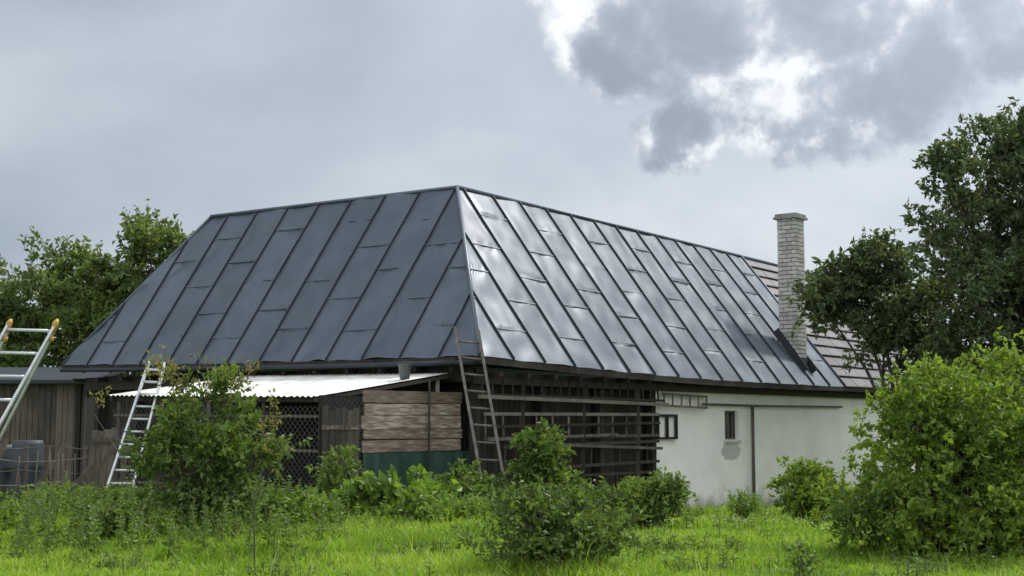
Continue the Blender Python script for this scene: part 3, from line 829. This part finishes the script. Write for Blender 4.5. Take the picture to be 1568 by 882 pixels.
# ------------------------------------------------------------------ camera
cam = bpy.data.cameras.new('camera'); co = bpy.data.objects.new('camera', cam); COL.objects.link(co)
cam.sensor_width = 36; cam.lens = 47.46; cam.clip_end = 3000
co.location = (0, 0, 1.6); co.rotation_euler = (math.radians(90+5.77), 0, 0)
scene.camera = co

# ------------------------------------------------------------------ light
sd = Vector((.46, .50, .82)).normalized()
elev = math.asin(sd.z); azi = math.atan2(sd.x, sd.y)
sl = bpy.data.lights.new('sun', 'SUN'); sl.energy = 3.3; sl.angle = math.radians(3.0); sl.color = (1, .965, .90)
so = bpy.data.objects.new('sun', sl); COL.objects.link(so); so.rotation_euler = sd.to_track_quat('Z', 'Y').to_euler()

W = bpy.data.worlds.new('World'); scene.world = W; W.use_nodes = True
nt = W.node_tree; N = nt.nodes; L = nt.links; N.clear()
out = N.new('ShaderNodeOutputWorld'); bg = N.new('ShaderNodeBackground'); bg.inputs[1].default_value = .1
L.new(bg.outputs[0], out.inputs[0])
sky = N.new('ShaderNodeTexSky'); sky.sky_type = 'NISHITA'; sky.sun_disc = False
sky.sun_elevation = elev; sky.sun_rotation = azi
tc = N.new('ShaderNodeTexCoord'); D = tc.outputs['Generated']
def vm(op, a, b=None, out_='Vector'):
    n = N.new('ShaderNodeVectorMath'); n.operation = op
    if hasattr(a, 'links'): L.new(a, n.inputs[0])
    else: n.inputs[0].default_value = a
    if b is not None:
        if hasattr(b, 'links'): L.new(b, n.inputs[1])
        else: n.inputs[1].default_value = b
    return n.outputs[out_]
def mt(op, a, b=None, c=None, clamp=False):
    n = N.new('ShaderNodeMath'); n.operation = op; n.use_clamp = clamp
    for i, v in enumerate((a, b, c)):
        if v is None: continue
        if hasattr(v, 'links'): L.new(v, n.inputs[i])
        else: n.inputs[i].default_value = v
    return n.outputs[0]
def nz(vec, scale, detail, rough=.55, dist=0.0):
    n = N.new('ShaderNodeTexNoise'); n.inputs['Scale'].default_value = scale; n.inputs['Detail'].default_value = detail
    n.inputs['Roughness'].default_value = rough; n.inputs['Distortion'].default_value = dist
    L.new(vec, n.inputs['Vector']); return n.outputs['Fac']
def mixc(f, a, b):
    n = N.new('ShaderNodeMix'); n.data_type = 'RGBA'
    if hasattr(f, 'links'): L.new(f, n.inputs[0])
    else: n.inputs[0].default_value = f
    L.new(a, n.inputs[6]); L.new(b, n.inputs[7]); return n.outputs[2]
def smooth(v, a, b):
    al = N.new('ShaderNodeMapRange'); al.interpolation_type = 'SMOOTHSTEP'; al.inputs[1].default_value = a; al.inputs[2].default_value = b
    L.new(v, al.inputs[0]); return al.outputs[0]
flat = vm('MULTIPLY', D, (1, 1, 2.0))
n1 = nz(vm('ADD', flat, (3.1, 1.7, .4)), 2.6, 6, .5, .3)
veil = ramp(N, [(.32, (.355, .415, .49)), (.5, (.475, .535, .61)), (.66, (.64, .69, .74))]); L.new(n1, veil.inputs[0])
warp = N.new('ShaderNodeTexNoise'); warp.inputs['Scale'].default_value = 8; warp.inputs['Detail'].default_value = 6; warp.inputs['Roughness'].default_value = .62
L.new(vm('ADD', D, (2.2, 4.3, 7.1)), warp.inputs['Vector'])
wv = vm('SUBTRACT', warp.outputs['Color'], (.5, .5, .5)); wv = vm('MULTIPLY', wv, (.13, 0, .10))
DW = vm('ADD', D, wv)
def ell(cx, cz, rx, rz):
    c = vm('SUBTRACT', DW, (cx, .97, cz)); c = vm('MULTIPLY', c, (1/rx, 1/.45, 1/rz)); return mt('SUBTRACT', 1.0, vm('LENGTH', c, None, 'Value'))
lobes = [(.18, .290, .155, .062), (.22, .235, .095, .040), (.07, .280, .05, .045), (.33, .275, .055, .040), (.14, .335, .16, .05), (.12, .215, .045, .025)]
mm = None
for l in lobes:
    e_ = ell(*l); mm = e_ if mm is None else mt('SMOOTH_MAX', mm, e_, .25)
n3 = nz(vm('ADD', D, (1.2, 7.3, 2.1)), 17, 9, .62, .1)
dens = mt('ADD', mm, mt('MULTIPLY', mt('SUBTRACT', n3, .5), .85))
alpha = smooth(dens, -.08, .22)
n4 = nz(vm('ADD', D, (6.35, 2.1, 3.93)), 11.0, 9, .58, .1)
rim = mt('SUBTRACT', 1.0, smooth(dens, .12, .62))
lit = mt('ADD', mt('MULTIPLY', mt('SUBTRACT', n4, .5), 3.4), mt('MULTIPLY', rim, .52))
sep = N.new('ShaderNodeSeparateXYZ'); L.new(D, sep.inputs[0])
hz = mt('MULTIPLY', mt('SUBTRACT', sep.outputs['Z'], .265), 6.5)
lit = mt('ADD', lit, mt('MINIMUM', hz, .40))
cr = ramp(N, [(0.0, (.22, .26, .325)), (.22, (.27, .315, .385)), (.42, (.36, .405, .475)), (.56, (.56, .60, .655)), (.70, (.80, .825, .85)), (.92, (.93, .94, .95))])
L.new(mt('ADD', lit, .27), cr.inputs[0])
colr = mixc(alpha, veil.outputs[0], cr.outputs[0])
dt = vm('DOT_PRODUCT', D, tuple(sd), 'Value')
gl = mt('POWER', mt('MAXIMUM', dt, 0.0), 5.0)
glc = N.new('ShaderNodeVectorMath'); glc.operation = 'SCALE'; glc.inputs[0].default_value = (.92, .95, .98); L.new(gl, glc.inputs['Scale'])
colr = vm('ADD', colr, glc.outputs[0])
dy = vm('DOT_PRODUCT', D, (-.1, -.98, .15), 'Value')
back_fill = smooth(dy, -.15, .7)
back_fill_col = N.new('ShaderNodeVectorMath'); back_fill_col.operation = 'SCALE'; back_fill_col.inputs[0].default_value = (.98, .98, .98); L.new(back_fill, back_fill_col.inputs['Scale'])  # brightness added to the sky behind the camera, fills wall and foliage
colr = vm('ADD', colr, back_fill_col.outputs[0])
colr = vm('SCALE', colr); colr.node.inputs['Scale'].default_value = 10.0
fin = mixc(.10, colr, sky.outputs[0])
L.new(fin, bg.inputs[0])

scene.view_settings.view_transform = 'Standard'; scene.view_settings.look = 'None'; scene.view_settings.exposure = 0
